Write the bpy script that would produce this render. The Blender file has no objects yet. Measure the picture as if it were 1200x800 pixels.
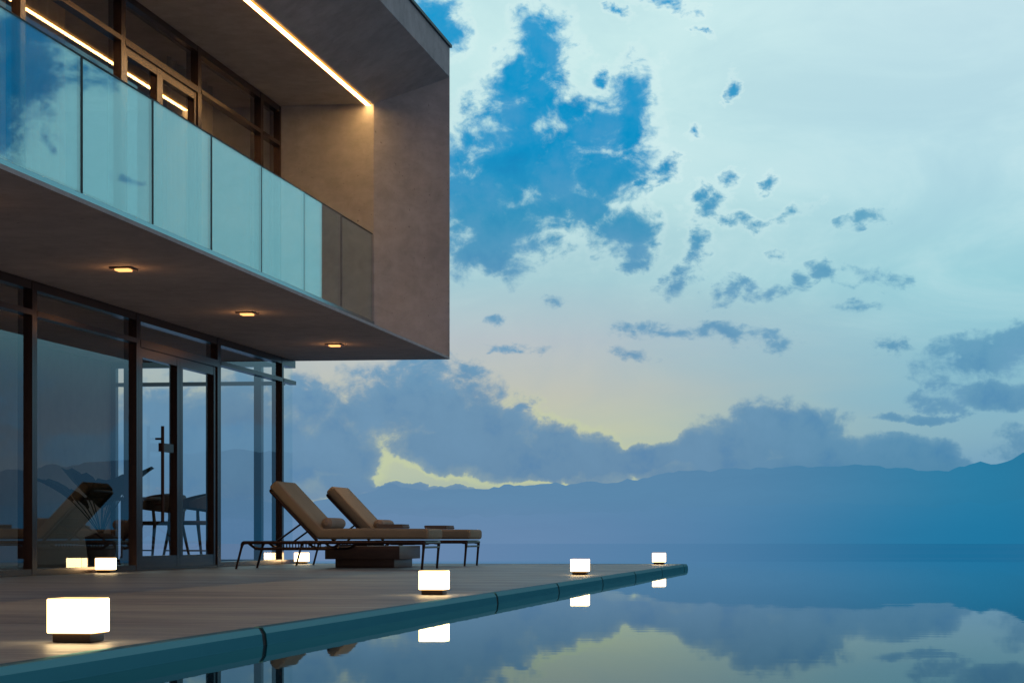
import bpy, bmesh, math, random
from mathutils import Vector, Matrix, noise
random.seed(7)
S = bpy.context.scene
C = S.collection
PI = math.pi

# ------------------------------------------------------------------ colour
def lin(c):
    return tuple((x/12.92 if x <= .04045 else ((x+.055)/1.055)**2.4) for x in [v/255 for v in c])

# ------------------------------------------------------------------ site frame
# house axis runs at TH to the view; u = out of the facade, v = along it, origin at glazed corner
TH = math.atan(.132)
CT, ST = math.cos(TH), math.sin(TH)
GX, GY = -3.409, 24.99
def W(u, v, z=0.0):
    return Vector((GX + u*CT + v*ST, GY - u*ST + v*CT, z))

# ------------------------------------------------------------------ mesh builder
class MB:
    def __init__(s): s.v = []; s.f = []
    def quad(s, *p):
        n = len(s.v); s.v += [tuple(q) for q in p]; s.f.append(tuple(range(n, n+len(p)))); return s
    def box(s, x0, x1, y0, y1, z0, z1):
        n = len(s.v)
        s.v += [(x0,y0,z0),(x1,y0,z0),(x1,y1,z0),(x0,y1,z0),(x0,y0,z1),(x1,y0,z1),(x1,y1,z1),(x0,y1,z1)]
        for f in ((3,2,1,0),(4,5,6,7),(0,1,5,4),(1,2,6,5),(2,3,7,6),(3,0,4,7)):
            s.f.append(tuple(n+i for i in f))
        return s
    def prism_y(s, prof, y0, y1):          # profile in x,z (counter-clockwise seen from -y)
        n = len(s.v); k = len(prof)
        s.v += [(x, y0, z) for x, z in prof] + [(x, y1, z) for x, z in prof]
        s.f.append(tuple(n+i for i in range(k))); s.f.append(tuple(n+k+i for i in reversed(range(k))))
        for i in range(k):
            j = (i+1) % k
            s.f.append((n+j, n+i, n+k+i, n+k+j))
        return s
    def tube(s, pts, r, seg=10, r1=None, caps=True):
        pts = [Vector(p) for p in pts]; m = len(pts); n0 = len(s.v)
        prev = None
        for i, p in enumerate(pts):
            if i == 0: t = pts[1]-p
            elif i == m-1: t = p-pts[i-1]
            else: t = (pts[i+1]-p).normalized() + (p-pts[i-1]).normalized()
            t.normalize()
            if prev is None:
                a = Vector((0,0,1)) if abs(t.z) < .9 else Vector((1,0,0))
                nrm = t.cross(a).normalized()
            else:
                nrm = (prev - t*prev.dot(t)).normalized()
            prev = nrm; b = t.cross(nrm)
            rr = r if r1 is None else r + (r1-r)*i/(m-1)
            if isinstance(r, (list, tuple)): rr = r[i]
            for k in range(seg):
                a = 2*PI*k/seg
                s.v.append(tuple(p + nrm*rr*math.cos(a) + b*rr*math.sin(a)))
        for i in range(m-1):
            for k in range(seg):
                j = (k+1) % seg
                s.f.append((n0+i*seg+k, n0+i*seg+j, n0+(i+1)*seg+j, n0+(i+1)*seg+k))
        if caps:
            s.f.append(tuple(n0+k for k in reversed(range(seg))))
            s.f.append(tuple(n0+(m-1)*seg+k for k in range(seg)))
        return s
    def build(s, name, mat, parent=None, bevel=0, seg=2, smooth=False, label=None):
        me = bpy.data.meshes.new(name); me.from_pydata(s.v, [], s.f); me.update()
        bm = bmesh.new(); bm.from_mesh(me)
        bmesh.ops.recalc_face_normals(bm, faces=bm.faces)
        if bevel:
            bmesh.ops.bevel(bm, geom=[e for e in bm.edges if e.is_manifold and e.calc_face_angle(0) > .3],
                            offset=bevel, segments=seg, profile=.5, affect='EDGES', clamp_overlap=True)
        bm.to_mesh(me); bm.free()
        if smooth or (bevel and seg > 1):
            for p in me.polygons: p.use_smooth = True
            try: me.set_sharp_from_angle(angle=math.radians(40))
            except Exception: pass
        me.materials.append(mat)
        o = bpy.data.objects.new(name, me); C.objects.link(o)
        if parent: o.parent = parent
        if label: o['label'] = label
        return o

def bend(pts, r=.04, n=5):
    """round the inner corners of a polyline"""
    pts = [Vector(p) for p in pts]; out = [pts[0]]
    for i in range(1, len(pts)-1):
        p = pts[i]; a = (pts[i-1]-p); b = (pts[i+1]-p)
        ra = min(r, a.length*.45, b.length*.45)
        A = p + a.normalized()*ra; B = p + b.normalized()*ra
        for k in range(n+1):
            t = k/n
            out.append(A*(1-t)**2 + p*2*t*(1-t) + B*t*t)
    out.append(pts[-1]); return out

def thing(name, label, cat, loc, rz=-TH, group=None):
    o = bpy.data.objects.new(name, None); C.objects.link(o)
    o.empty_display_size = .1
    o.location = loc; o.rotation_euler = (0, 0, rz)
    o['label'] = label; o['category'] = cat
    if group: o['group'] = group
    return o
def sub(name, parent):
    o = bpy.data.objects.new(name, None); C.objects.link(o); o.parent = parent; return o
def structure(o, label, cat):
    o['kind'] = 'structure'; o['label'] = label; o['category'] = cat; return o
def place(o, u, v, z=0, rz=-TH):
    o.location = W(u, v, z); o.rotation_euler = (0, 0, rz); return o
def copy_tree(o, parent=None):
    c = o.copy(); C.objects.link(c)
    if parent: c.parent = parent
    for ch in list(o.children): copy_tree(ch, c)
    return c

# ------------------------------------------------------------------ node helpers
class NT:
    def __init__(s, tree): s.t = tree; s.n = tree.nodes; s.l = tree.links; s.n.clear()
    def new(s, typ, **kw):
        x = s.n.new(typ)
        for k, v in kw.items(): setattr(x, k, v)
        return x
    def set(s, sock, val):
        if isinstance(val, bpy.types.NodeSocket): s.l.new(val, sock)
        elif val is not None:
            if hasattr(sock.default_value, '__len__') and not hasattr(val, '__len__'):
                val = (val,)*len(sock.default_value)
            if hasattr(sock.default_value, '__len__') and len(sock.default_value) == 4 and len(val) == 3:
                val = (*val, 1)
            sock.default_value = val
    def m(s, op, a, b=None, c=None, clamp=False):
        x = s.new('ShaderNodeMath', operation=op); x.use_clamp = clamp
        s.set(x.inputs[0], a)
        if b is not None: s.set(x.inputs[1], b)
        if c is not None: s.set(x.inputs[2], c)
        return x.outputs[0]
    def vm(s, op, a, b=None, out=0):
        x = s.new('ShaderNodeVectorMath', operation=op)
        s.set(x.inputs[0], a)
        if b is not None: s.set(x.inputs[1], b)
        return x.outputs[out]
    def mix(s, f, a, b, blend='MIX'):
        x = s.new('ShaderNodeMix', data_type='RGBA', blend_type=blend)
        s.set(x.inputs[0], f); s.set(x.inputs[6], a); s.set(x.inputs[7], b)
        return x.outputs[2]
    def ss(s, x_, a, b, lo=0., hi=1., kind='SMOOTHSTEP'):
        x = s.new('ShaderNodeMapRange', interpolation_type=kind)
        s.set(x.inputs[0], x_); s.set(x.inputs[1], a); s.set(x.inputs[2], b); s.set(x.inputs[3], lo); s.set(x.inputs[4], hi)
        return x.outputs[0]
    def noise(s, vec, scale, detail=4, rough=.5, dist=0., out='Fac'):
        x = s.new('ShaderNodeTexNoise'); s.set(x.inputs['Vector'], vec)
        s.set(x.inputs['Scale'], scale); s.set(x.inputs['Detail'], detail)
        s.set(x.inputs['Roughness'], rough); s.set(x.inputs['Distortion'], dist)
        return x.outputs[out]
    def ramp(s, f, stops):
        x = s.new('ShaderNodeValToRGB'); s.set(x.inputs[0], f)
        r = x.color_ramp; r.interpolation = 'LINEAR'
        while len(r.elements) > 1: r.elements.remove(r.elements[-1])
        r.elements[0].position = stops[0][0]; r.elements[0].color = (*stops[0][1], 1)
        for p, c in stops[1:]:
            e = r.elements.new(p); e.color = (*c, 1)
        return x.outputs[0]
    def mapping(s, vec, scale=(1,1,1), loc=(0,0,0), rot=(0,0,0), typ='POINT'):
        x = s.new('ShaderNodeMapping', vector_type=typ); s.set(x.inputs['Vector'], vec)
        s.set(x.inputs['Location'], loc); s.set(x.inputs['Rotation'], rot); s.set(x.inputs['Scale'], scale)
        return x.outputs[0]

def mat(name):
    m = bpy.data.materials.new(name); m.use_nodes = True
    return m, NT(m.node_tree)
def finish(t, shader):
    o = t.new('ShaderNodeOutputMaterial'); t.l.new(shader, o.inputs[0])
def principled(t, base, rough=.5, metal=0, bump=None, bstr=.1, bdist=.01, **kw):
    p = t.new('ShaderNodeBsdfPrincipled')
    t.set(p.inputs['Base Color'], base); t.set(p.inputs['Roughness'], rough); t.set(p.inputs['Metallic'], metal)
    for k, v in kw.items(): t.set(p.inputs[k.replace('_', ' ')], v)
    if bump is not None:
        b = t.new('ShaderNodeBump'); t.set(b.inputs['Strength'], bstr); t.set(b.inputs['Distance'], bdist)
        t.set(b.inputs['Height'], bump); t.l.new(b.outputs[0], p.inputs['Normal'])
    return p.outputs[0]
def simple(name, base, rough=.5, metal=0, var=.15, scale=6, bstr=.1):
    m, t = mat(name)
    co = t.new('ShaderNodeTexCoord').outputs['Object']
    n = t.noise(co, scale, 6, .6)
    c = t.mix(n, tuple(x*(1-var) for x in base), tuple(x*(1+var) for x in base))
    finish(t, principled(t, c, rough, metal, bump=t.noise(co, scale*12, 3), bstr=bstr, bdist=.003)); return m
def glow(name, col, strength):
    m, t = mat(name)
    e = t.new('ShaderNodeEmission'); t.set(e.inputs[0], col); t.set(e.inputs[1], strength)
    finish(t, e.outputs[0]); return m

# ------------------------------------------------------------------ materials
def m_concrete(name, base, mottle=.22):
    m, t = mat(name)
    co = t.new('ShaderNodeTexCoord').outputs['Object']
    big = t.noise(co, .9, 5, .6, .4)
    mid = t.noise(t.mapping(co, (1, 1, 1.6)), 5, 8, .68, .3)
    streak = t.noise(t.mapping(co, (3.0, 3.0, .5)), 2.2, 5, .6)
    f = t.m('ADD', t.m('MULTIPLY', big, .4), t.m('ADD', t.m('MULTIPLY', mid, .45), t.m('MULTIPLY', streak, .15)))
    f = t.ss(f, .32, .68)
    c = t.mix(f, tuple(x*(1-mottle) for x in base), tuple(x*(1+mottle) for x in base))
    pit = t.noise(co, 26, 3, .5)
    c = t.mix(t.ss(pit, .68, .74), c, tuple(x*.62 for x in base))
    finish(t, principled(t, c, .8, bump=t.noise(co, 18, 8, .7), bstr=.25, bdist=.006)); return m
M_conc = m_concrete('plaster_concrete', (.47, .45, .465))
M_soff = m_concrete('soffit_concrete', (.64, .57, .55), .16)

def m_deck():
    m, t = mat('deck_stone')
    co = t.new('ShaderNodeTexCoord').outputs['Object']
    a = t.noise(t.mapping(co, (.22, 1.5, 1)), 1.3, 8, .66, .9)
    b = t.noise(t.mapping(co, (.9, 5, 1)), 1.9, 7, .62, 1.4)
    d = t.noise(co, 60, 3, .5)
    f = t.m('ADD', t.m('MULTIPLY', a, .55), t.m('ADD', t.m('MULTIPLY', b, .35), t.m('MULTIPLY', d, .1)))
    warp = t.noise(t.mapping(co, (.5, .9, 1)), 1.1, 5, .6, 1.2)
    f = t.m('MULTIPLY_ADD', t.m('SUBTRACT', warp, .5), .5, f)
    f = t.ss(f, .30, .70, .34, .68)
    c = t.ramp(f, [(.32, (.062, .074, .11)), (.45, (.118, .132, .168)), (.55, (.178, .188, .214)), (.70, (.28, .285, .285))])
    r = t.ss(b, .3, .7, .38, .60)
    finish(t, principled(t, c, r, bump=t.m('ADD', b, t.m('MULTIPLY', d, .4)), bstr=.25, bdist=.004)); return m
M_deck = m_deck()

def m_coping():
    m, t = mat('coping_tile')
    co = t.new('ShaderNodeTexCoord').outputs['Object']
    a = t.noise(t.mapping(co, (4, .9, 4)), 2.5, 6, .6, .4)
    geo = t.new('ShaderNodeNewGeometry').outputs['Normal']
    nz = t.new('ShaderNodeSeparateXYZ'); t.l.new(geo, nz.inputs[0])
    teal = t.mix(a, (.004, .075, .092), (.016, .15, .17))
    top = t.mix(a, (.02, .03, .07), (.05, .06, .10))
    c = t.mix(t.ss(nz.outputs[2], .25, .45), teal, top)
    df = t.new('ShaderNodeBsdfDiffuse'); t.l.new(c, df.inputs[0])
    gl = t.new('ShaderNodeBsdfGlossy'); t.set(gl.inputs[0], (.35,.75,.85)); t.set(gl.inputs['Roughness'], .3)
    x = t.new('ShaderNodeMixShader'); t.set(x.inputs[0], .2); t.l.new(df.outputs[0], x.inputs[1]); t.l.new(gl.outputs[0], x.inputs[2])
    finish(t, x.outputs[0]); return m
M_cope = m_coping()
M_joint = simple('joint_dark', (.006, .008, .012), .8)

def m_water():
    m, t = mat('pool_water')
    co = t.new('ShaderNodeTexCoord').outputs['Object']
    w1 = t.noise(t.mapping(co, (.5, .9, 1)), 1.1, 3, .5, .5)
    w2 = t.noise(t.mapping(co, (1.0, 2.2, 1)), 3.3, 2, .5)
    h = t.m('ADD', w1, t.m('MULTIPLY', w2, .22))
    b = t.new('ShaderNodeBump'); t.set(b.inputs['Strength'], .010); t.set(b.inputs['Distance'], .035); t.set(b.inputs['Height'], h)
    g = t.new('ShaderNodeBsdfGlossy'); lw = t.new('ShaderNodeLayerWeight'); t.set(lw.inputs[0], .5); t.l.new(t.mix(t.ss(lw.outputs['Facing'], .93, .985), (.50, .65, .69), (.88, .96, 1.)), g.inputs['Color']); t.set(g.inputs['Roughness'], .012)
    t.l.new(b.outputs[0], g.inputs['Normal'])
    d = t.new('ShaderNodeBsdfDiffuse'); t.set(d.inputs['Color'], (.004, .05, .085))
    fr = t.new('ShaderNodeFresnel'); t.set(fr.inputs[0], 1.33)
    x = t.new('ShaderNodeMixShader'); t.l.new(fr.outputs[0], x.inputs[0]); t.l.new(d.outputs[0], x.inputs[1]); t.l.new(g.outputs[0], x.inputs[2])
    finish(t, x.outputs[0]); return m
M_water = m_water()

def m_glass(name, tint, ior, gain, base, gcol=(1, 1, 1)):
    m, t = mat(name)
    tr = t.new('ShaderNodeBsdfTransparent'); t.set(tr.inputs[0], tint)
    g = t.new('ShaderNodeBsdfGlossy'); t.set(g.inputs['Color'], gcol); t.set(g.inputs['Roughness'], 0.0)
    co = t.new('ShaderNodeTexCoord').outputs['Object']
    b = t.new('ShaderNodeBump'); t.set(b.inputs['Strength'], .02); t.set(b.inputs['Distance'], .01)
    t.set(b.inputs['Height'], t.noise(co, .8, 1)); t.l.new(b.outputs[0], g.inputs['Normal'])
    lw = t.new('ShaderNodeLayerWeight'); t.set(lw.inputs[0], .5)
    facing = lw.outputs['Facing']                     # 0 head-on .. 1 grazing, same for both sides of the sheet
    f = t.m('POWER', facing, ior)
    f = t.m('MULTIPLY_ADD', f, gain, base, clamp=True)
    x = t.new('ShaderNodeMixShader'); t.l.new(f, x.inputs[0]); t.l.new(tr.outputs[0], x.inputs[1]); t.l.new(g.outputs[0], x.inputs[2])
    finish(t, x.outputs[0]); return m
M_rail = m_glass('railing_glass', (.80, .90, .90), 2.0, .68, .07, (.90, .97, 1.0))
M_glass = m_glass('window_glass', (.90, .90, .90), 3.0, .56, .08, (.93,.95,1))
M_gclear = m_glass('clear_glass', (.93, .97, .98), 5.0, .5, .03)

M_frame = simple('bronze_frame', (.085, .052, .045), .26, .75, .1, 3)
M_chan = simple('brushed_channel', (.26, .38, .42), .2, 1.0, .08, 3, .02)
M_dark = simple('dark_gasket', (.012, .016, .022), .6)
M_cap = simple('roof_cap', (.02, .02, .028), .5)
M_iron = simple('lounger_metal', (.040, .020, .018), .42, .35, .1, 8)
def m_fabric(name, base):
    m, t = mat(name)
    co = t.new('ShaderNodeTexCoord').outputs['Object']
    wx = t.new('ShaderNodeTexWave', wave_type='BANDS', bands_direction='X'); t.set(wx.inputs['Vector'], co); t.set(wx.inputs['Scale'], 110)
    wy = t.new('ShaderNodeTexWave', wave_type='BANDS', bands_direction='Y'); t.set(wy.inputs['Vector'], co); t.set(wy.inputs['Scale'], 110)
    n = t.noise(co, 5, 5, .6)
    c = t.mix(n, tuple(x*.78 for x in base), tuple(x*1.2 for x in base))
    h = t.m('ADD', t.m('MULTIPLY', t.m('ADD', wx.outputs['Fac'], wy.outputs['Fac']), .15), t.m('MULTIPLY', t.noise(co, 9, 3), 1.5))
    finish(t, principled(t, c, .95, bump=h, bstr=.35, bdist=.01)); return m
M_cush = m_fabric('taupe_canvas', (.31, .262, .192))
M_bols = m_fabric('grey_taupe_canvas', (.30, .25, .21))
M_towel = m_fabric('dark_towel', (.20, .165, .15))
M_stone = simple('brown_stone', (.125, .080, .072), .45, 0, .35, 5, .2)
M_lampbase = simple('lamp_base', (.045, .030, .020), .4, .3)
def m_shade():
    m, t = mat('lamp_shade_glow')
    co = t.new('ShaderNodeTexCoord').outputs['Generated']
    d = t.vm('ABSOLUTE', t.vm('SUBTRACT', co, (.5, .5, .5)))
    sp = t.new('ShaderNodeSeparateXYZ'); t.l.new(d, sp.inputs[0])
    a = t.m('MINIMUM', t.m('MAXIMUM', sp.outputs[0], sp.outputs[1]), 1.)
    b = t.m('MINIMUM', sp.outputs[0], sp.outputs[1])
    k = t.m('MAXIMUM', t.ss(b, .46, .5), t.ss(sp.outputs[2], .46, .5))     # dimmer, warmer rim painted into the glow along the box edges
    e = t.new('ShaderNodeEmission'); t.set(e.inputs[0], t.mix(k, (1.0, .70, .34), (1.0, .56, .2)))
    t.set(e.inputs[1], t.ss(k, 0, 1, 9.0, 2.4)); finish(t, e.outputs[0]); return m
M_shade = m_shade()
def m_led():
    m, t = mat('led_glow')
    co = t.new('ShaderNodeTexCoord').outputs['Generated']
    sp = t.new('ShaderNodeSeparateXYZ'); t.l.new(co, sp.inputs[0])
    d = t.m('ABSOLUTE', t.m('SUBTRACT', sp.outputs[0], .5))
    k = t.ss(d, .30, .5)                                  # orange bloom fringe painted into the emission towards both sides
    e = t.new('ShaderNodeEmission'); t.set(e.inputs[0], t.mix(k, (1.0, .57, .19), (1.0, .40, .07)))
    t.set(e.inputs[1], t.ss(k, 0, 1, 32, 1.2)); finish(t, e.outputs[0]); return m
M_led = m_led()
M_down = glow('downlight_glow', (1.0, .47, .15), 1.9)
M_trim = simple('downlight_trim', (.20, .13, .09), .4, .2)
M_wall = simple('inner_wall', (.42, .33, .27), .8)
M_floor = simple('inner_floor', (.16, .13, .12), .35)
M_curt = simple('curtain_cloth', (.30, .24, .19), .9)
M_chair = simple('chair_shell', (.10, .075, .06), .55)
M_leaf = simple('leaf_green', (.035, .055, .03), .85, 0, .3, 8)
M_pot = simple('pot_dark', (.05, .045, .045), .6)
M_soil = simple('hill_ground', (.045, .06, .04), .9, 0, .4, .4)

# ------------------------------------------------------------------ world
def P(px, py):
    az = math.atan((px-687)/2500); el = math.atan((629-py)/2500*math.cos(az))
    return az*2500, el*2500
def world():
    w = bpy.data.worlds.new('World'); S.world = w; w.use_nodes = True
    t = NT(w.node_tree)
    d = t.new('ShaderNodeTexCoord').outputs['Generated']
    sp = t.new('ShaderNodeSeparateXYZ'); t.l.new(t.vm('NORMALIZE', d), sp.inputs[0])
    X, Y, Z = sp.outputs
    az = t.m('MULTIPLY', t.m('ARCTAN2', X, Y), 2500.)
    el = t.m('MULTIPLY', t.m('ARCSINE', Z), 2500.)
    cb = t.new('ShaderNodeCombineXYZ'); t.l.new(az, cb.inputs[0]); t.l.new(el, cb.inputs[1])
    Pv = cb.outputs[0]
    # ---- clear sky, by elevation, for left glow side and right side
    E = t.m('DIVIDE', el, 1000., clamp=True)
    left = t.ramp(E, [(0, lin((128,152,180))), (.06, lin((180,192,166))), (.11, lin((194,200,168))), (.17, lin((190,193,182))), (.23, lin((183,193,198))),
                      (.30, lin((168,206,213))), (.40, lin((188,226,228))), (.60, lin((202,236,236))), (1., lin((150,205,225)))])
    right = t.ramp(E, [(0, lin((60,130,170))), (.07, lin((112,158,188))), (.12, lin((132,176,194))), (.20, lin((138,190,206))), (.30, lin((156,209,219))),
                       (.42, lin((182,221,230))), (.60, lin((198,229,236))), (1., lin((130,190,215)))])
    # soft banding noise in the clear sky
    n0 = t.noise(t.mapping(Pv, (.0012, .006, 1)), 1., 4, .5, .3)
    azw = t.m('ADD', az, t.m('MULTIPLY', t.m('SUBTRACT', n0, .5), 400.))
    fR = t.ss(azw, -60., 470.)
    clear = t.mix(fR, left, right)
    veil = t.noise(t.mapping(Pv, (.0035, .008, 1), rot=(0,0,-.3)), 1., 6, .6, .6)
    clear = t.mix(t.m('MULTIPLY', t.ss(veil, .45, .75), t.ss(el, 150., 330., 0, .35)), clear, lin((214,238,240)))
    clear = t.mix(t.m('MULTIPLY', t.ss(veil, .6, .3), .16), clear, lin((120,170,200)))
    # far right, reflected by the balcony glass: cyan
    cy = t.ss(az, 560., 950.)
    clear = t.mix(t.m('MULTIPLY', cy, .75), clear, lin((132,204,214)))
    clear = t.mix(t.m('MULTIPLY', t.ss(az, 620., 900.), t.ss(el, 290., 130.)), clear, lin((104,134,156)))
    # ---- clouds: soft ellipses (px, py, rx, ry, rot_deg)
    B = [ # big upper group
        (560,232,78,66,0),(600,185,72,60,-20),(585,262,70,44,0),(575,300,42,26,0),(648,205,62,55,0),(600,100,30,36,10),(640,52,26,34,-20),
        (662,72,20,24,0),(640,120,42,30,30),(608,140,46,32,0),(700,160,44,30,-20),(742,125,26,44,10),(735,160,34,36,0),(700,210,48,42,0),
        (778,196,22,15,-35),(752,212,26,12,-15),(690,250,46,26,20),(735,276,34,32,20),(765,288,12,24,0),(740,313,26,10,0),(655,240,56,28,0),(704,95,14,16,0),
        (512,28,32,30,0),(650,349,16,9,0),
        # diagonal wisps
        (853,210,18,11,-20),(828,240,20,24,20),(818,282,15,36,10),(800,330,28,20,-40),(852,345,32,18,0),(905,342,40,12,-15),(930,325,14,10,-50),
        (905,212,12,8,-40),(930,246,30,8,-15),(870,256,24,12,10),(962,312,20,10,30),(1020,322,32,14,5),(1050,325,18,10,10),(1000,355,30,8,0),
        (1014,255,30,10,-18),(908,297,14,8,20),(738,413,28,9,8),(780,387,50,11,-3),(745,382,22,8,0),(850,390,44,13,8),(915,405,22,14,0),(607,410,34,7,5),
        (1040,405,22,10,-10),(858,100,8,16,0),(812,156,8,9,-50),(820,36,14,5,10),(785,4,36,10,10),(725,14,14,9,20),(585,375,14,7,0),
        # right edge
        (1155,420,62,26,-5),(1110,445,32,12,10),(1180,458,54,14,5),(1095,468,32,12,12),(1045,487,28,7,0),(1085,490,26,6,0),(1120,400,24,12,0),(1190,400,50,18,-10),
        # low banks
        (500,468,80,44,8),(452,472,58,34,0),(560,500,66,38,18),(520,524,56,20,8),(592,532,48,22,5),(362,472,40,28,-10),(392,520,36,36,20),(340,548,34,20,0),(402,566,24,12,0),(280,500,50,60,0),(470,572,60,4,0),
        (608,476,18,10,-30),(655,522,34,22,15),(690,538,40,22,10),(650,548,50,12,0),(540,436,34,18,0),(500,425,40,14,0),
        (745,540,60,12,-5),(775,535,24,14,0),(820,530,34,20,-20),(870,520,50,30,0),(905,505,46,32,0),(945,515,44,30,15),(985,540,55,24,10),(1055,528,50,14,3),
        (1070,545,46,14,0),(900,550,110,16,0),(1010,556,60,12,0),(250,520,120,60,0),
        # gathered further right / left, seen mirrored in the glazing
        (2112,25,62,52,20),(2148,75,36,46,0),(2120,-30,60,30,0),(2062,112,10,18,0),(1990,160,16,8,0),(1860,330,90,26,-8),(1620,380,110,26,5),(1400,450,130,30,0),(1500,300,60,16,-10),
        (2300,250,160,60,0),(2500,420,220,60,0),(1340,520,120,26,0),(1700,520,240,26,0),(-100,350,140,60,0),(-300,480,240,70,0),
    ]
    wob = t.noise(Pv, 1/34., 4, .55, out='Color')
    wob2 = t.noise(Pv, 1/90., 2, .5, out='Color')
    Q = t.vm('ADD', Pv, t.vm('MULTIPLY', t.vm('SUBTRACT', wob, (.5,.5,.5)), (34, 30, 0)))
    Q = t.vm('ADD', Q, t.vm('MULTIPLY', t.vm('SUBTRACT', wob2, (.5,.5,.5)), (30, 22, 0)))
    F = Fs = None
    for i_, (px, py, rx, ry, rot) in enumerate(B):
        if i_ and i_ % 12 == 0:      # keeps the shader's evaluation in order, so its stack stays small
            k_ = t.new('ShaderNodeCombineXYZ'); t.l.new(t.m('MULTIPLY', t.m('ADD', F, Fs if Fs else 0.), 1e-7), k_.inputs[2]); Q = t.vm('ADD', Q, k_.outputs[0])
        cx, cy_ = P(px, py)
        if rx*ry < 900 and py < 480: rx *= 1.25; ry *= 1.12
        q = t.mapping(Q, (rx, ry, 1.), (cx, cy_, 0), (0, 0, -math.radians(rot)), 'TEXTURE')
        L = t.vm('LENGTH', q, out=1)
        if rx*ry < 900 and py < 495: Fs = L if Fs is None else t.m('MINIMUM', Fs, L)
        else: F = L if F is None else t.m('MINIMUM', F, L)
    wisp = t.noise(t.mapping(Pv, (1, 1.8, 1), rot=(0, 0, -.35)), 1/24., 6, .65, .5)
    F = t.m('MINIMUM', F, t.m('ADD', t.m('MULTIPLY_ADD', Fs, .8, .63), t.m('MULTIPLY', t.m('SUBTRACT', .5, wisp), 1.5)))
    dens = t.m('SUBTRACT', 1.30, F)                     # >0 inside
    fb = t.noise(t.mapping(Pv, (1, 1.35, 1), rot=(0, 0, -.25)), 1/50., 9, .62, .3)
    fb2 = t.noise(Pv, 1/15., 5, .6)
    low = t.ss(el, 60., 210., 1., 0.)
    D = t.m('ADD', dens, t.m('MULTIPLY', t.m('SUBTRACT', fb, .52), t.m('MULTIPLY_ADD', low, -1.6, 2.9)))
    D = t.m('ADD', D, t.m('MULTIPLY', t.m('SUBTRACT', fb2, .5), t.m('MULTIPLY_ADD', low, -.45, .95)))
    D = t.m('ADD', D, t.ss(F, 2.4, 1.3, -1.0, 0.))
    D = t.m('ADD', D, t.m('MULTIPLY', low, .44))
    edge = t.ss(D, t.m('MULTIPLY_ADD', low, .14, -.18), t.m('MULTIPLY_ADD', low, -.29, .60))
    core = t.ss(D, .0, .85)
    # cloud colour: dusty blue low, saturated blue high on the left
    cl = t.ramp(E, [(0, lin((92,132,168))), (.06, lin((98,138,170))), (.16, lin((104,145,176))), (.24, lin((104,155,188))), (.30, lin((92,152,188))),
                    (.37, lin((50,146,188))), (.45, lin((2,144,198))), (.66, lin((0,152,208))), (1., lin((40,140,190)))])
    cr = t.ramp(E, [(0, lin((46,118,158))), (.08, lin((80,136,170))), (.16, lin((96,150,182))), (.30, lin((104,166,194))), (.50, lin((104,172,200))), (1., lin((60,140,180)))])
    cloud = t.mix(t.ss(az, 60., 420.), cl, cr)
    cloud = t.mix(t.m('MULTIPLY', t.ss(az, 1050., 1180.), t.ss(el, 380., 450.)), cloud, lin((16,120,170)))
    shade = t.noise(Pv, 1/60., 6, .6)
    cloud = t.mix(t.m('MULTIPLY', t.ss(shade, .40, .72), t.m('MULTIPLY_ADD', low, -.14, .22)), cloud, lin((128,172,206)))
    cloud = t.mix(t.m('MULTIPLY', t.ss(shade, .5, .25), .3), cloud, lin((10,108,172)))
    body = t.mix(core, t.mix(.32, cloud, clear), cloud)
    sky = t.mix(edge, clear, body)
    # glowing rims in the low banks
    rim = t.m('MULTIPLY', t.m('MULTIPLY', t.ss(D, -.55, -.05), t.ss(D, .25, .0)), t.m('MULTIPLY', t.ss(el, 190., 120.), t.ss(az, 120., -60.)))
    sky = t.mix(t.m('MULTIPLY', rim, .4), sky, lin((200,212,160)))
    rim2 = t.m('MULTIPLY', t.m('MULTIPLY', t.ss(D, -.65, -.05), t.ss(D, .18, -.02)), t.m('MULTIPLY', t.ss(el, 270., 420.), t.ss(az, 420., 120.)))
    sky = t.mix(t.m('MULTIPLY', rim2, .3), sky, lin((222,244,242)))
    # light haze toward the horizon
    hz = t.mix(t.ss(az, -100., 500.), lin((96,130,170)), lin((32,112,158)))
    sky = t.mix(t.ss(el, 75., 0., 0., .85), sky, hz)
    # rest of the vault: dusk sky behind the camera brightened as unseen fill, dimmer overhead
    back = t.ss(t.m('ABSOLUTE', az), 1700., 4200.)
    sky = t.mix(back, sky, lin((140,132,130)))
    sky = t.mix(t.ss(el, 900., 2000., 0., .85), sky, lin((132,124,136)))
    sky = t.mix(t.ss(el, 0., -40.), sky, lin((40,70,96)))
    ns = t.new('ShaderNodeTexSky', sky_type='NISHITA'); ns.sun_disc = False
    ns.sun_elevation = math.radians(3); ns.sun_rotation = math.radians(-4)
    add = t.mix(.0002, sky, ns.outputs[0], 'ADD')
    bg = t.new('ShaderNodeBackground'); t.l.new(add, bg.inputs[0]); t.set(bg.inputs[1], 1.0)
    o = t.new('ShaderNodeOutputWorld'); t.l.new(bg.outputs[0], o.inputs[0])
    w.cycles.sampling_method = 'MANUAL'; w.cycles.sample_map_resolution = 1024
world()

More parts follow.
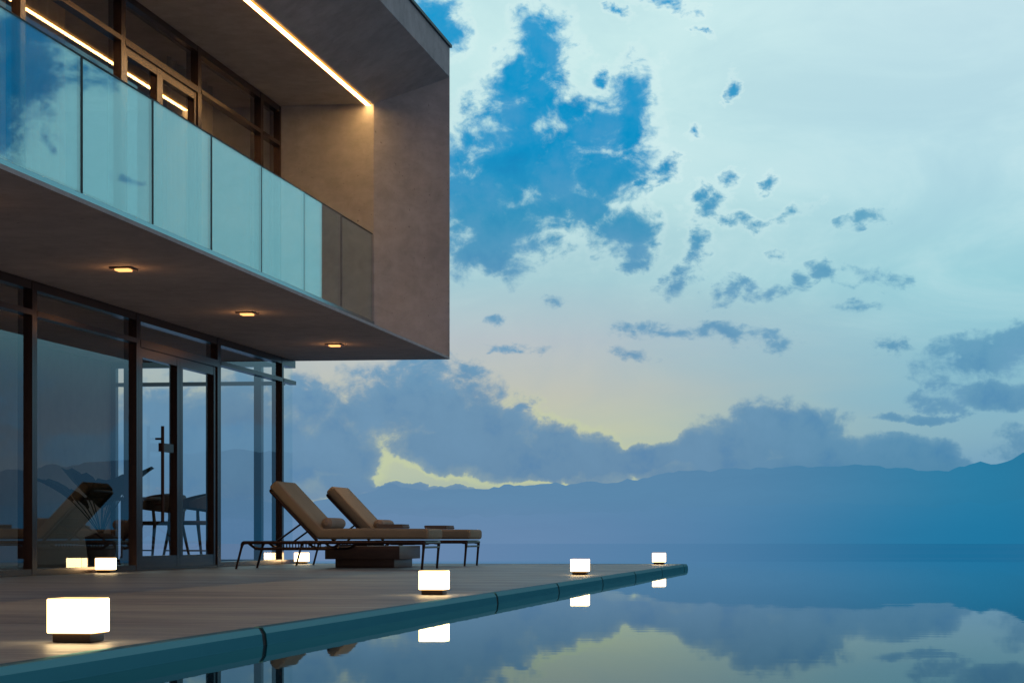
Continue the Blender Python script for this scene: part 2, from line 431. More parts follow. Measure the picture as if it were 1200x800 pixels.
# ------------------------------------------------------------------ mountains, lake, hillside
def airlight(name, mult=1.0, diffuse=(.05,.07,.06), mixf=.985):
    """far ground seen through kilometres of evening haze: scattered light painted as emission colour, plus what is left of the surface"""
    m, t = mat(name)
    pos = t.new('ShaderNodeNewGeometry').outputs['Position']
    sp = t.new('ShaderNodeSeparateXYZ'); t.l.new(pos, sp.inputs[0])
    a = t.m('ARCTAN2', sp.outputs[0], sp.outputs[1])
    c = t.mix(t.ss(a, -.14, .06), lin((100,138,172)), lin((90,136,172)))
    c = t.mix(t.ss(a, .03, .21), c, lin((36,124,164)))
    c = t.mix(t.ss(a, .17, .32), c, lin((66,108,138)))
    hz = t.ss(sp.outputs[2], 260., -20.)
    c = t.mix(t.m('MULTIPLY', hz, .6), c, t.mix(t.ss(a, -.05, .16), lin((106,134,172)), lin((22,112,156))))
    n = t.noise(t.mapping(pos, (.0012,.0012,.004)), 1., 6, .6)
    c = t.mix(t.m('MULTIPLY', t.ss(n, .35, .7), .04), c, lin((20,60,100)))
    e = t.new('ShaderNodeEmission'); t.l.new(c, e.inputs[0]); t.set(e.inputs[1], mult)  # ridges glow with a painted haze gradient, no haze volume
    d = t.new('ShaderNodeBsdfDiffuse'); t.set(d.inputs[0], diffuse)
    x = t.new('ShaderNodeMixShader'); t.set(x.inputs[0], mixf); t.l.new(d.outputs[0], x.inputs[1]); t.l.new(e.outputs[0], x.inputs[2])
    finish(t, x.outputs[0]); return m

def interp(tab, x):
    if x <= tab[0][0]: return tab[0][1]
    for (a, b), (c, d) in zip(tab, tab[1:]):
        if x <= c:
            k = (x-a)/(c-a); k = k*k*(3-2*k)*.5 + k*.5
            return b + (d-b)*k
    return tab[-1][1]
prof = [(-60,40),(-30,55),(-16,48),(-12,38),(-9.5,46),(-7.9,40),(-6.6,46),(-5.75,53),(-5.2,62),(-4.3,54),(-2.9,58),(-1.1,62),(.3,63),(1.3,67),(2.4,78),
        (4,80),(6.2,84),(8,80),(9.5,76),(9.95,82),(10.35,86),(10.8,81),(11.2,88),(11.6,97),(13.5,112),(18,90),(24,100),(32,70),(60,50)]
def ridge(name, R0, R1, scale, off, mt, seed, lbl):
    mb = MB(); na = 900; nr = 12; n = 0
    rows = []
    for i in range(na+1):
        deg = -62 + 124*i/na
        h = interp(prof, deg)*scale + off
        jag = 3.6*noise.fractal(Vector((deg*2.2, seed, 0)), .9, 2, 6) + 1.2*noise.fractal(Vector((deg*9, seed, 3)), .9, 2, 4)
        h = (h + jag)/2500
        row = []
        for j in range(nr+1):
            k = j/nr
            r = R0 + (R1-R0)*k
            top = h*R1
            zz = -25 + (top+25)*(k**1.15)
            if 0 < j < nr:
                zz += (top*.16)*noise.fractal(Vector((deg*1.4, k*4, seed)), .8, 2, 5)*math.sin(PI*k)
                zz = min(zz, h*r*.985)
            a = math.radians(deg)
            row.append((r*math.sin(a), r*math.cos(a), zz))
        a = math.radians(deg); row.append(((R1+1500)*math.sin(a), (R1+1500)*math.cos(a), -30))
        rows.append(row)
    for r in rows: mb.v += r
    m = nr+2
    for i in range(na):
        for j in range(m-1):
            mb.f.append((i*m+j, (i+1)*m+j, (i+1)*m+j+1, i*m+j+1))
    o = mb.build(name, mt, smooth=True)
    return structure(o, lbl, 'mountains')
M_far = airlight('painted_haze_far')
M_near = airlight('painted_haze_near', 1.035)
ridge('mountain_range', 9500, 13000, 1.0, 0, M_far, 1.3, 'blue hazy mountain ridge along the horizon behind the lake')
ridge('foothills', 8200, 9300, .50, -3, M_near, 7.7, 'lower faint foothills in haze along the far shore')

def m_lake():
    m, t = mat('painted_lake_haze')
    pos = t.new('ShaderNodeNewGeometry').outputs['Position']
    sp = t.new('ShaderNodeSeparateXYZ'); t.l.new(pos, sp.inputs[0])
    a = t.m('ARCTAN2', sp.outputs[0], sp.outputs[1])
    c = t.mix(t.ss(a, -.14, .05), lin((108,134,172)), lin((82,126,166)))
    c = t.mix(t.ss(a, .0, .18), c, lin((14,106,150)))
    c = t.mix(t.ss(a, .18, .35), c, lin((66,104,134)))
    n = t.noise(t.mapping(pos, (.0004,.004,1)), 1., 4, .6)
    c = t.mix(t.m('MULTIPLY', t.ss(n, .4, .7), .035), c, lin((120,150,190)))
    e = t.new('ShaderNodeEmission'); t.l.new(c, e.inputs[0]); t.set(e.inputs[1], 1.)  # haze over the water painted in as emission colour
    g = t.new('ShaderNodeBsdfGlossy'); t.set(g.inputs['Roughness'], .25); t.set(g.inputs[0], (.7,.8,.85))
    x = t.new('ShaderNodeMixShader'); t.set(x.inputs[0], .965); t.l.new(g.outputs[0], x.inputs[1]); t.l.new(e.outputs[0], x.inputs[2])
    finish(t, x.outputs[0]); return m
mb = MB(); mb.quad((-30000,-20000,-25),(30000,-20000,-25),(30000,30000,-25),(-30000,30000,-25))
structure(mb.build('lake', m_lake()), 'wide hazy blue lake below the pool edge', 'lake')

# hillside that carries house and pool
mb = MB(); N = 64
for i in range(N+1):
    for j in range(N+1):
        x = -120 + 240*i/N; y = -110 + 220*j/N
        dx = max(0, abs(x-2)-22); dy = max(0, y-33, -(y)-40)
        d = math.hypot(dx, dy)
        z = -2.2 - min(25, (d*.42)) + .8*noise.fractal(Vector((x*.05, y*.05, 0)), .8, 2, 4)*(1 if d > 3 else .2)
        mb.v.append((x, y, z))
for i in range(N):
    for j in range(N):
        a = i*(N+1)+j; mb.f.append((a, a+N+1, a+N+2, a+1))
structure(mb.build('hillside', M_soil, smooth=True), 'dark green hillside under the house and pool', 'hillside')

# ------------------------------------------------------------------ pool + terrace
VE = .12                                               # terrace end
UD = 4.585                                              # coping top edge
mb = MB(); mb.quad((-7.5,-40,-.06),(22,-40,-.06),(22,7.9,-.06),(-7.5,7.9,-.06))
structure(place(mb.build('pool_water', M_water), 0, 0), 'still dark blue infinity pool water mirroring the sky', 'pool')
mb = MB()
mb.box(-7.9,22.4,7.915,8.2,-1.9,-.075); mb.box(22.01,22.4,-40,7.9,-1.9,-.05); mb.box(-7.9,-7.52,-40,7.9,-1.9,-.05)
mb.box(-7.5,22,-40.3,-40.01,-1.9,-.05); mb.box(-7.5,22,-40,7.9,-1.95,-1.9)
structure(place(mb.build('pool_basin', simple('basin_tile', (.03,.09,.12), .4)), 0, 0), 'dark tiled rim and basin of the infinity pool', 'pool basin')
mb = MB(); mb.box(-7.4, UD-.032, -38, VE-.10, -.30, 0.0)
terr = structure(place(mb.build('terrace', M_deck), 0, 0), 'pale brown streaked stone terrace beside the pool', 'terrace')
# coping: slabs with a sloping outer face, open joints between
uo = .017
prof_c = [(UD-.031, -.20), (UD+uo+.045, -.20), (UD+uo, -.062), (UD+.012, -.021), (UD, -.001), (UD-.010, .002), (UD-.031, .002)]
js = [-38, -24.2, -21.9, -19.62, -17.22, -12.58, -10.19, -7.80, -5.42, -2.95, -.35]
for a, b in zip(js, js[1:]):
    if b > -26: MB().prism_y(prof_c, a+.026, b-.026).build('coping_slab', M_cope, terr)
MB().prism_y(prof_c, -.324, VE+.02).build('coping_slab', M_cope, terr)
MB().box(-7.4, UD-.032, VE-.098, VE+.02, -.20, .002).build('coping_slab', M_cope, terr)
fil = MB()
for a in js[1:]: fil.prism_y([(x-.004, z-.004) for x, z in prof_c], a-.0259, a+.0259)
fil.build('joint', M_joint, terr)

# ------------------------------------------------------------------ house
house = thing('house', 'modern two storey concrete and glass house with cantilevered balcony box over the terrace', 'house', W(0, 0, 0))
ZS, ZR = 2.37, 5.98
UO, UI = 1.84, 1.085
V0, VI = -21.0, -.62
ZFo, ZTo = 2.398, 5.64       # outer lip
ZFi, ZTi = 2.70, 5.224       # inner
VB = V0 + .62
sh = MB()
# splayed reveal faces
sh.quad((UO,V0,ZFo),(UO,0,ZFo),(UI,VI,ZFi),(UI,VB,ZFi))
sh.quad((UO,V0,ZTo),(UI,VB,ZTi),(UI,VI,ZTi),(UO,0,ZTo))
sh.quad((UO,0,ZFo),(UO,0,ZTo),(UI,VI,ZTi),(UI,VI,ZFi))
sh.quad((UO,V0,ZFo),(UI,VB,ZFi),(UI,VB,ZTi),(UO,V0,ZTo))
# outer fascia
sh.quad((UO,V0,ZS),(UO,0,ZS),(UO,0,ZFo),(UO,V0,ZFo))
sh.quad((UO,V0,ZTo),(UO,0,ZTo),(UO,0,ZR),(UO,V0,ZR))
# end faces, roof, back
for v, s_ in ((0, 1), (V0, -1)):
    sh.quad((UO,v,ZS),(-7,v,ZS),(-7,v,ZR),(UO,v,ZR))
sh.quad((UO,V0,ZR),(UO,0,ZR),(-7,0,ZR),(-7,V0,ZR))
sh.quad((-7,V0,ZS),(-7,0,ZS),(-7,0,ZR),(-7,V0,ZR))
# inner lining (balcony side walls, ceiling, floor)
sh.quad((UI,VI,ZFi),(UI,VI,ZTi),(-4,VI,ZTi),(-4,VI,ZFi))
sh.quad((UI,VB,ZFi),(UI,VB,ZTi),(-4,VB,ZTi),(-4,VB,ZFi))
sh.quad((UI,VB,ZTi),(UI,VI,ZTi),(-4,VI,ZTi),(-4,VB,ZTi))
sh.quad((UI,VB,ZFi),(UI,VI,ZFi),(-4,VI,ZFi),(-4,VB,ZFi))
sh.build('upper_storey', M_conc, house)
MB().quad((UO,V0,ZS-.0005),(UO,0,ZS-.0005),(-7,0,ZS-.0005),(-7,V0,ZS-.0005)).build('soffit', M_soff, house)
MB().quad((-4.0,VB,ZFi),(-4.0,VI,ZFi),(-4.0,VI,ZTi),(-4.0,VB,ZTi)).build('room_wall', M_wall, house)
MB().box(-7.02, UO+.025, V0-.02, .022, ZR+.002, ZR+.035).build('roof_edge', M_cap, house)

# ground floor enclosure behind the glazing
g = MB()
g.box(-2.32, -2.21, V0, -.12, 0.012, ZS-.004)
g.build('room_wall', M_wall, house)
g = MB(); g.box(-7.0, -2.21, -.115, -.005, 0.0, ZS-.004); g.box(-7.0, -6.9, V0, -.12, 0, ZS-.004); g.box(-6.9, 0, V0, V0+.1, 0, ZS-.004)
g.build('outer_wall', M_conc, house)
MB().box(-2.2, -.13, V0+.12, -.13, .002, .012).build('room_floor', M_floor, house)

def glazed(v0, v1, z0, z1, zt, name='window', trans=True, head=.07, sill=.05, left=.05, right=.05, glassm=None):
    """one bay in the front plane: frame (posts, head, transom, sill) with its pane"""
    f = MB(); d0, d1 = -.115, .0
    f.box(d0, d1+.008, v0, v0+left, z0, z1)
    f.box(d0, d1+.008, v1-right, v1, z0, z1)
    f.box(d0, d1+.005, v0+left, v1-right, z1-head, z1)
    f.box(d0, d1+.005, v0+left, v1-right, z0, z0+sill)
    if trans: f.box(-.075, .012, v0+left, v1-right, zt-.022, zt+.022)
    w = f.build(name, M_frame, house)
    p = MB(); p.quad((-.03, v0+left, z0+sill), (-.03, v1-right, z0+sill), (-.03, v1-right, z1-head), (-.03, v0+left, z1-head))
    p.build('pane', glassm or M_glass, w)
    return w
posts = [-20.15, -17.7, -15.25, -12.8, -10.35, -7.90, -5.44, -2.97]
ZT = 2.11
for a, b in zip(posts, posts[1:]):
    if (a, b) == (-5.44, -2.97): continue
    glazed(a+.001, b-.001, 0.003, ZS-.004, ZT)
glazed(-2.969, -.52, 0.003, ZS-.004, ZT, right=.07)
# glass-only corner beyond the last post, with running head, transom and sill
w = sub('window', house)
for nm, bx in (('head', (-.115, .004, -.519, -.001, ZS-.085, ZS-.004)), ('transom', (-.06, .012, -.519, .0, ZT-.022, ZT+.022)), ('sill', (-.115, .004, -.519, -.001, .003, .05))):
    MB().box(*bx).build(nm, M_frame, w)
MB().quad((-.03,-.519,.05),(-.03,-.006,.05),(-.03,-.006,ZS-.085),(-.03,-.519,ZS-.085)).build('pane', M_gclear, w)
# double door bay
d = MB(); v0, v1 = -5.438, -2.972
d.box(-.115, .008, v0, v0+.06, .003, ZS-.004); d.box(-.115, .008, v1-.06, v1, .003, ZS-.004)
d.box(-.115, .005, v0+.06, v1-.06, ZS-.075, ZS-.004); d.box(-.115, .012, v0+.06, v1-.06, ZT-.05, ZT+.022)
d.box(-.115, .005, v0+.06, v1-.06, .003, .022)
w = d.build('door_frame', M_frame, house)
MB().quad((-.03,v0+.06,ZT+.022),(-.03,v1-.06,ZT+.022),(-.03,v1-.06,ZS-.075),(-.03,v0+.06,ZS-.075)).build('pane', M_glass, w)
vm_ = (v0+v1)/2
for k, (a, b) in enumerate(((v0+.063, vm_-.003), (vm_+.003, v1-.063))):
    q = MB(); z0, z1 = .025, ZT-.053
    q.box(-.085, -.005, a, a+.085, z0, z1); q.box(-.085, -.005, b-.085, b, z0, z1)
    q.box(-.083, -.007, a+.085, b-.085, z1-.085, z1); q.box(-.083, -.007, a+.085, b-.085, z0, z0+.11)
    dr = q.build('door', M_frame, house)
    MB().quad((-.04,a+.085,z0+.11),(-.04,b-.085,z0+.11),(-.04,b-.085,z1-.085),(-.04,a+.085,z1-.085)).build('pane', M_gclear, dr)
    if k == 0:
        h = MB(); hv = b-.62
        h.tube([(.03,hv,.45),(.03,hv,1.36)], .016, 12)
        for z in (.62, 1.24): h.tube([(.03,hv,z),(-.04,hv,z)], .010, 8)
        h.box(-.004, .030, b-.64, b-.30, 1.12, 1.20)
        h.build('handle', M_iron, dr, smooth=False)
# end glazing (v = 0 plane)
e = MB()
for u0, u1 in ((-.47,-.38), (-1.05,-.96), (-2.0,-1.91), (-2.21,-2.15)):
    e.box(u0, u1, -.10, -.006, .003, ZS-.004)
e.box(-2.15, -.116, -.10, -.008, ZS-.07, ZS-.0045); e.box(-2.15, -.116, -.07, -.012, ZT-.025, ZT+.02); e.box(-2.15, -.116, -.10, -.008, .0035, .05)
w = e.build('window', M_frame, house)
MB().quad((-2.15,-.03,.05),(-.03,-.03,.05),(-.03,-.03,ZS-.07),(-2.15,-.03,ZS-.07)).build('pane', M_gclear, w)

# upper glazing
up = [-20.36, -17.5, -15.16, -12.82, -10.48, -8.14, -5.84, -3.62, -1.40, -.63]
for a, b in zip(up, up[1:]):
    if (a, b) == (-5.84, -3.62):
        f = MB(); z1 = ZTi-.004; z0 = ZFi+.004
        f.box(-.115,.008,a+.001,a+.06,z0,z1); f.box(-.115,.008,b-.06,b-.001,z0,z1); f.box(-.115,.005,a+.06,b-.06,z1-.06,z1)
        f.box(-.115,.012,a+.06,b-.06,4.75,4.81)
        w = f.build('door_frame', M_frame, house)
        MB().quad((-.03,a+.06,4.81),(-.03,b-.06,4.81),(-.03,b-.06,z1-.06),(-.03,a+.06,z1-.06)).build('pane', M_glass, w)
        mid = -4.80
        for p, q_ in ((a+.063, mid-.003), (mid+.003, b-.063)):
            q = MB(); y0, y1 = z0+.01, 4.747
            q.box(-.085,-.005,p,p+.075,y0,y1); q.box(-.085,-.005,q_-.075,q_,y0,y1); q.box(-.083,-.007,p+.075,q_-.075,y1-.075,y1); q.box(-.083,-.007,p+.075,q_-.075,y0,y0+.1)
            dr = q.build('door', M_frame, house)
            MB().quad((-.04,p+.075,y0+.1),(-.04,q_-.075,y0+.1),(-.04,q_-.075,y1-.075),(-.04,p+.075,y1-.075)).build('pane', M_glass, dr)
    else:
        glazed(a+.001, b-.001, ZFi+.004, ZTi-.004, 4.785)

# balcony railing
rl = sub('balcony_railing', house)
jv = [-2.05 - 1.521*k for k in range(0, 13)][::-1]
jv = [v for v in jv if v > VB+.3]
ed = [VB+.005] + jv + [VI-.004]
UR = UI - .02
for a, b in zip(ed, ed[1:]):
    gp = MB().box(-.006, .006, a-(a+b)/2+.016, b-(a+b)/2-.016, 2.762, 3.742).build('glass_panel', M_rail, rl)
    gp.location = (UR, (a+b)/2, 0); gp.rotation_euler = (0, random.uniform(-.0012, .0012), random.uniform(-.0045, .0045))
for v in jv:
    MB().box(UR-.007, UR+.007, v-.0155, v+.0155, 2.762, 3.738).build('joint_seal', M_dark, rl)
MB().box(UR-.03, UR+.03, VB+.004, VI-.003, 2.66, 2.76).build('base_channel', M_chan, rl, bevel=.004, seg=1)
MB().box(UR-.009, UR+.009, VB+.004, VI-.003, 3.744, 3.754).build('handrail', M_dark, rl)

# light strip in the ceiling crease
ls = MB(); ls.box(1.000, 1.062, VB+.3, VI-.03, ZTi-.022, ZTi-.002)
ls.build('light_strip', M_led, house)
# downlights
for v in (-2.08, -5.32, -8.60, -11.9, -15.2, -18.4):
    dl = MB(); u = 1.0
    a, b = .085, .062; z0, z1 = ZS-.014, ZS-.001
    dl.box(u-a, u+a, v-a, v-b, z0, z1); dl.box(u-a, u+a, v+b, v+a, z0, z1); dl.box(u-a, u-b, v-b, v+b, z0, z1); dl.box(u+b, u+a, v-b, v+b, z0, z1)
    t_ = dl.build('downlight', M_trim, house)
    MB().box(u-.052, u+.052, v-.052, v+.052, ZS-.026, ZS-.002).build('lens', M_down, t_)
    ld = bpy.data.lights.new('downlight_beam', 'SPOT'); ld.energy = 40; ld.spot_size = math.radians(125); ld.spot_blend = .9
    ld.color = (1, .56, .26); ld.shadow_soft_size = .05
    pd = bpy.data.lights.new('downlight_halo', 'POINT'); pd.energy = .6; pd.color = (1, .45, .16); pd.shadow_soft_size = .03
    po = bpy.data.objects.new('downlight_halo', pd); C.objects.link(po); po.location = W(u, v, ZS-.09)
    lo = bpy.data.objects.new('downlight_beam', ld); C.objects.link(lo); lo.location = W(u, v, ZS-.04)

# ------------------------------------------------------------------ lamps
def lamp(label, u, v, rz=-TH):
    t = thing('floor_lamp', label, 'lamp', W(u, v, .0015), rz, 'cube lamps glowing on the terrace')
    MB().box(-.058,.058,-.058,.058,0,.026).build('base', M_lampbase, t, bevel=.003, seg=2)
    MB().box(-.071,.071,-.071,.071,.0265,.129).build('lamp_shade', M_shade, t, bevel=.005, seg=3)
    return t
lamp('largest glowing white cube lamp, in the near left foreground close to the pool edge', 4.335, -18.27)
lamp('glowing cube lamp near the pool edge in front of the loungers\' feet', 4.335, -13.05)
lamp('glowing cube lamp between the loungers and the far end of the pool edge', 4.305, -6.95)
lamp('smallest glowing cube lamp, at the far tip of the terrace', 4.295, -.16)
lamp('glowing cube lamp standing against the ground floor glass left of the door', .10, -6.54)
lamp('glowing cube lamp by the glass corner, behind the nearer lounger\'s rear legs', .15, -.27)

# ------------------------------------------------------------------ loungers
def make_lounger():
    L = thing('sun_lounger', 'nearer brown sun lounger with raised taupe back and stone block behind it', 'sun lounger', W(.555, -4.19, 0), -TH, 'two sun loungers side by side on the terrace')
    Wd = .72; zr = .257; r = .0165
    fr = MB()
    for y in (0.0, Wd):
        fr.tube(bend([(.058, y, zr-.03), (.068, y, zr), (1.0, y, zr), (1.865, y, zr)], .03), r, 10)
        # under-rail carrying the adjustable back
        fr.tube(bend([(.12, y+.02, zr-.006), (.19, y+.02, .196), (.95, y+.02, .196), (1.03, y+.02, zr-.006)], .05), .0135, 8)
        for k in range(7): fr.tube([(.47+.03*k, y+.02, .198), (.47+.03*k, y+.02, zr)], .006, 6)
        for k in range(6): fr.tube([(1.06+.035*k, y+.02, .238), (1.06+.035*k, y+.02, zr)], .006, 6)
        fr.tube([(1.03, y+.02, .232), (1.30, y+.02, .232)], .008, 6)
    for x in (.075, .75, 1.30, 1.865): fr.tube([(x, 0, zr), (x, Wd, zr)], r*.95, 10)
    fr.tube([(.19, .02, .196), (.19, Wd+.02-.04, .196)], .012, 8)
    fr.tube([(1.865, 0, .212), (1.865, Wd, .212)], .010, 8)
    fr.build('frame', M_iron, L, smooth=True)
    for y in (0.0, Wd):
        MB().tube(bend([(-.002, y, 0), (.055, y, .215), (.066, y, zr-.006), (.10, y, zr)], .03), [.011]+[.011+.0005*i for i in range(1, 14)], 10).build('leg', M_iron, L, smooth=True)
        MB().tube(bend([(1.842, y, 0), (1.858, y, .20), (1.862, y, zr-.004), (1.82, y, zr)], .02), [.0115]+[.012+.0006*i for i in range(1, 14)], 10).build('leg', M_iron, L, smooth=True)
    sl = MB()
    for k in range(10):
        x = .86+.105*k
        sl.box(x, x+.06, .01, Wd-.01, zr+.008, zr+.020)
    sl.build('seat_slats', M_iron, L)
    # back frame
    b = Vector((-.696, 0, .718)); h = Vector((.80, 0, .276))
    bf = MB()
    p = h + b*.68
    bf.tube(bend([(h.x,.03,h.z), (p.x,.03,p.z), (p.x,Wd-.03,p.z), (h.x,Wd-.03,h.z)], .05), .015, 10)
    for k in range(1, 7):
        q = h + b*.1*k; bf.tube([(q.x,.03,q.z),(q.x,Wd-.03,q.z)], .008, 6)
    bf.build('back_frame', M_iron, L, smooth=True)
    q = h + b*.23
    for y in (.045, Wd-.045):
        MB().tube([(q.x, y, q.z), (.385, y, zr+.004)], .0095, 8).build('support_strut', M_iron, L, smooth=True)
    # mattress
    prof = [(.805,.288),(1.25,.288),(1.905,.288),(1.905,.392),(1.25,.396),(.846,.394),(.62,.628),(.392,.866),(.316,.792),(.56,.541)]
    mt = MB().prism_y(prof, .012, Wd-.012).build('mattress', M_cush, L, bevel=.030, seg=5)
    for f in mt.data.polygons: f.use_smooth = True
    pp = MB()
    for y in (.0165, Wd-.0165):
        for off in (0.026,):
            pts = [(1.895, y, .366), (1.25, y, .369), (.858, y, .367), (.62, y, .60), (.41, y, .832)]
            pp.tube(bend(pts, .03), .0035, 6)
    pp.build('piping', M_bols, mt, smooth=True)
    return L
def bolster(label, base):
    o = MB(); pts = []; rr = []
    n = 20
    for i in range(n+1):
        k = i/n; y = .045 + .60*k
        e = min(k, 1-k)*.60
        rr.append(.056*(1-(1-min(1, (e+.002)/.045))**2.4*.75)); pts.append((.885, y, .392+.052))
    o.tube(pts, rr, 18)
    b = o.build('bolster', M_bols, smooth=True)
    b['label'] = label; b['category'] = 'cushion'; b['group'] = 'bolsters on the loungers'
    b.location = base.location; b.rotation_euler = base.rotation_euler
    return b
def towel(label, base, dx=0, rot=0):
    o = MB()
    # one cloth folded back and forth: rounded serpentine profile, extruded
    w, th, n = .235, .0125, 3
    out = []
    path = []
    for k in range(n):
        z = th/2 + k*(th+.001)
        a, b_ = (0, w) if k % 2 == 0 else (w, 0)
        path.append((a, z)); path.append((b_, z))
    P3 = []
    for i, (x, z) in enumerate(path):
        P3.append(Vector((x, 0, z)))
    P3 = bend(P3, .006, 4)
    up_, dn = [], []
    for i, p in enumerate(P3):
        t = (P3[min(i+1, len(P3)-1)] - P3[max(i-1, 0)]); t.normalize()
        nrm = Vector((-t.z, 0, t.x)); up_.append(p + nrm*th*.5); dn.append(p - nrm*th*.5)
    nv = len(P3)
    for ys, sc in ((0, .96), (.012, 1), (.37, 1), (.382, .96)):
        for q in up_: o.v.append((q.x, ys, q.z))
        for q in dn: o.v.append((q.x, ys, q.z))
    for s_ in range(3):
        for i in range(nv-1):
            a = s_*2*nv
            o.f.append((a+i, a+i+1, a+2*nv+i+1, a+2*nv+i)); o.f.append((a+nv+i+1, a+nv+i, a+3*nv+i, a+3*nv+i+1))
    for s_ in (0, 3):
        a = s_*2*nv
        for i in range(nv-1): o.f.append((a+i, a+nv+i, a+nv+i+1, a+i+1))
    for i in (0, nv-1):
        for s_ in range(3):
            a = s_*2*nv; o.f.append((a+i, a+nv+i, a+3*nv+i, a+2*nv+i))
    b = o.build('folded_towel', M_towel, smooth=True)
    b['label'] = label; b['category'] = 'towel'; b['group'] = 'folded towels on the loungers'
    M = Matrix.Translation(base.location) @ Matrix.Rotation(base.rotation_euler.z, 4, 'Z')
    b.location = M @ Vector((1.37+dx, .19, .3965)); b.rotation_euler = (0, 0, base.rotation_euler.z + rot)
    return b
L1 = make_lounger()
L2 = copy_tree(L1)
L2['label'] = 'farther brown sun lounger, its feet at the right beyond the stone block'
L2.location = W(.545, -1.95, 0)
bolster('taupe bolster cushion on the nearer lounger', L1)
bolster('taupe bolster cushion on the farther lounger, half hidden by a towel', L2)
towel('folded dark towel on the nearer lounger, left of the other towel', L1, 0, .04)
towel('folded dark towel near the foot of the farther lounger', L2, 0, -.03)
tb = thing('side_table', 'low brown stone block table with stepped base between the two loungers', 'table', W(1.21, -3.30, .002))
MB().box(0, .77, 0, 1.0, .086, .219).build('table_top', M_stone, tb, bevel=.004, seg=2)
MB().box(.09, .70, .07, .93, 0, .0855).build('base', M_stone, tb, bevel=.003, seg=2)

# ------------------------------------------------------------------ interior
def make_chair():
    t = thing('dining_chair', 'dark dining chair behind the right leaf of the glass door', 'chair', W(-.70, -1.8, .013), -TH+2.2, 'dining chairs inside the ground floor room')
    s_ = MB()
    # curved shell back + seat
    n = 14
    for i in range(n+1):
        a = -1.9 + 3.8*i/n
        R = .25
        x, y = R*math.sin(a), -R*math.cos(a)
        top = .78 - .10*(abs(a)/1.9)**2
        for (dr, z) in ((0, .56+.06*(abs(a)/1.9)), (0, top), (.022, top), (.022, .56+.06*(abs(a)/1.9))):
            s_.v.append((x*(1+dr/R), y*(1+dr/R)*.95, z))
    for i in range(n):
        for k in range(4):
            j = (k+1) % 4; s_.f.append((i*4+k, i*4+j, (i+1)*4+j, (i+1)*4+k))
    s_.f.append((0,1,2,3)); s_.f.append((n*4+3,n*4+2,n*4+1,n*4))
    s_.build('backrest', M_chair, t, smooth=True)
    se = MB()
    pr = [(.235*math.cos(2*PI*k/20), .225*math.sin(2*PI*k/20)) for k in range(20)]
    se.v = [(x, y, .43) for x, y in pr] + [(x, y, .475) for x, y in pr]
    se.f = [tuple(reversed(range(20))), tuple(range(20, 40))] + [(i, (i+1)%20, 20+(i+1)%20, 20+i) for i in range(20)]
    se.build('seat', M_chair, t, bevel=.012, seg=2)
    for sx in (-1, 1):
        for sy in (-1, 1):
            MB().tube([(sx*.24, sy*.23, 0), (sx*.17, sy*.16, .43), (sx*.19, sy*.16, .62)], [.013, .021, .017], 8).build('leg', M_chair, t, smooth=True)
    for sx in (-1, 1): MB().tube([(sx*.215, -.205, .15), (sx*.215, .205, .15)], .009, 6).build('stretcher', M_chair, t, smooth=True)
    return t
ch = make_chair()
for (u, v, r, lb) in ((-1.19, -1.26, .8, 'dark dining chair farther back behind the left leaf of the glass door'),):
    c2 = copy_tree(ch); c2.location = W(u, v, .013); c2.rotation_euler = (0, 0, -TH+r); c2['label'] = lb
tt = thing('dining_table', 'round dark dining table inside behind the glass door', 'table', W(-1.42, -1.85, .013))
top = MB(); pr = [(.42*math.cos(2*PI*k/40), .42*math.sin(2*PI*k/40)) for k in range(40)]
top.v = [(x, y, .70) for x, y in pr] + [(x, y, .73) for x, y in pr]
top.f = [tuple(reversed(range(40))), tuple(range(40, 80))] + [(i, (i+1)%40, 40+(i+1)%40, 40+i) for i in range(40)]
top.build('table_top', M_chair, tt, bevel=.006, seg=2)
MB().tube([(0,0,0),(0,0,.015),(0,0,.03),(0,0,.10),(0,0,.7)], [.24,.24,.06,.035,.035], 20).build('pedestal', M_chair, tt, smooth=True)

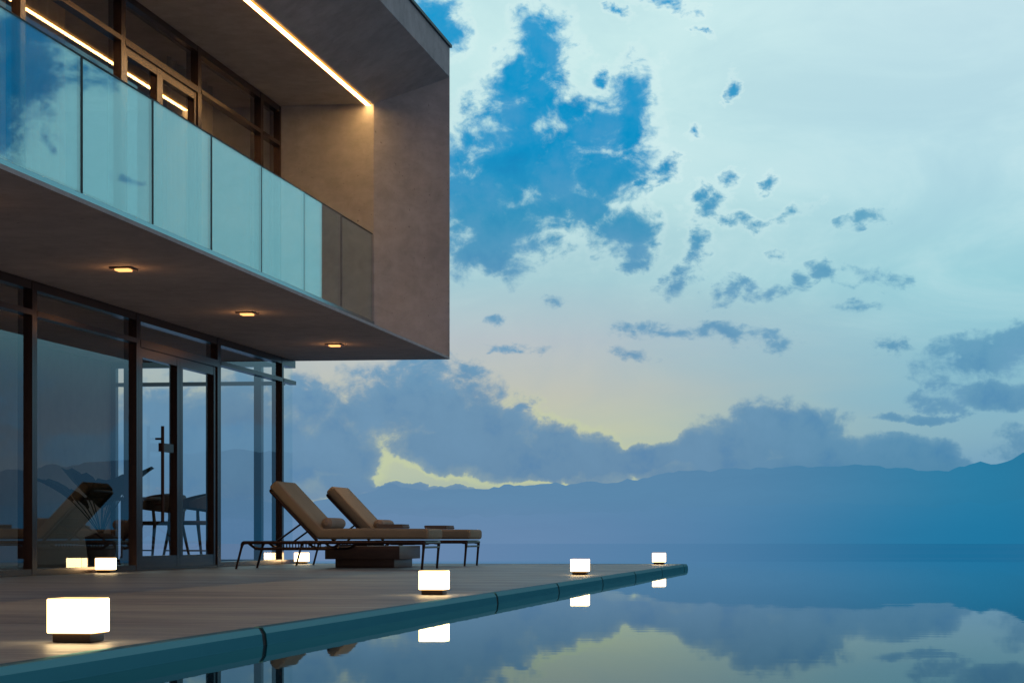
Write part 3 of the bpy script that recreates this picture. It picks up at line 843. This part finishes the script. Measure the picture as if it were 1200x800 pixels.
pl = thing('potted_plant', 'tall leafy plant in a dark pot behind the ground floor glass left of the door', 'plant', W(-1.25, -3.0, .013))
MB().tube([(0,0,0),(0,0,.02),(0,0,.30),(0,0,.34),(0,0,.33)], [.12,.13,.17,.175,.15], 20).build('pot', M_pot, pl, smooth=True)
lf = MB(); random.seed(11)
for k in range(13):
    a = k*2.399 + random.uniform(-.3,.3); tilt = random.uniform(.08,.62); Ln = random.uniform(.62,1.0)
    dirh = Vector((math.cos(a), math.sin(a), 0)); side = Vector((-math.sin(a), math.cos(a), 0))
    pts = []
    for i in range(9):
        s_ = i/8
        pts.append(Vector((0,0,.30)) + dirh*(Ln*(math.sin(tilt)*s_ + .22*s_*s_)) + Vector((0,0,1))*(Ln*(math.cos(tilt)*s_ - .20*s_**3)))
    lf.tube(pts[:6], .006, 5)
    n0 = len(lf.v)
    for i in range(4, 9):
        w_ = .115*math.sin(PI*min(1,(i-3.7)/5.3))**.7 + .002
        fold = Vector((0,0,.02))
        lf.v += [tuple(pts[i]-side*w_+fold), tuple(pts[i]), tuple(pts[i]+side*w_+fold)]
    for i in range(4):
        b_ = n0+i*3
        lf.f += [(b_,b_+1,b_+4,b_+3),(b_+1,b_+2,b_+5,b_+4)]
lf.build('foliage', M_leaf, pl, smooth=True)

def curtain(label, u, v0, v1, z0, z1):
    m_ = MB(); n = int((v1-v0)/.02)
    for i in range(n+1):
        v = (v1-v0)*i/n
        x = .035*math.sin(i*.62) + .012*math.sin(i*.23+1)
        m_.v += [(x, v, 0), (x*.7, v, z1-z0)]
    for i in range(n): m_.f.append((2*i, 2*i+2, 2*i+3, 2*i+1))
    o = m_.build('curtain', M_curt, smooth=True)
    o['label'] = label; o['category'] = 'curtain'; o['group'] = 'curtains hanging behind the glazing'
    o.location = W(u, v0, z0); o.rotation_euler = (0, 0, -TH)
curtain('pale curtain gathered behind the ground floor glass at the left edge of the photo', -.35, -10.6, -8.75, .02, ZS-.02)
curtain('beige curtain behind the upper glazing right of the balcony door', -.45, -3.3, -1.7, ZFi+.01, ZTi-.01)
curtain('beige curtain behind the upper glazing left of the balcony door', -.45, -8.0, -6.1, ZFi+.01, ZTi-.01)

# ------------------------------------------------------------------ sun below the cloud bank
sd = bpy.data.lights.new('dusk_sun', 'SUN'); sd.energy = .012; sd.angle = math.radians(50); sd.color = (1, .86, .66)
so = bpy.data.objects.new('dusk_sun', sd); C.objects.link(so)
so.rotation_euler = (math.radians(-84), 0, math.radians(-2))
so.location = (0, 0, 20)

# ------------------------------------------------------------------ camera
cd = bpy.data.cameras.new('camera'); cam = bpy.data.objects.new('camera', cd); C.objects.link(cam)
cam.location = (0, 0, .31); cam.rotation_euler = (PI/2, 0, 0)
cd.sensor_width = 36; cd.lens = 75; cd.shift_x = -87/1200; cd.shift_y = 229/1200
cd.clip_start = .05; cd.clip_end = 60000
S.camera = cam
S.view_settings.view_transform = 'Standard'; S.view_settings.look = 'None'; S.view_settings.exposure = 0
S.render.engine = 'CYCLES'
S.cycles.max_bounces = 10; S.cycles.transparent_max_bounces = 16; S.cycles.glossy_bounces = 5
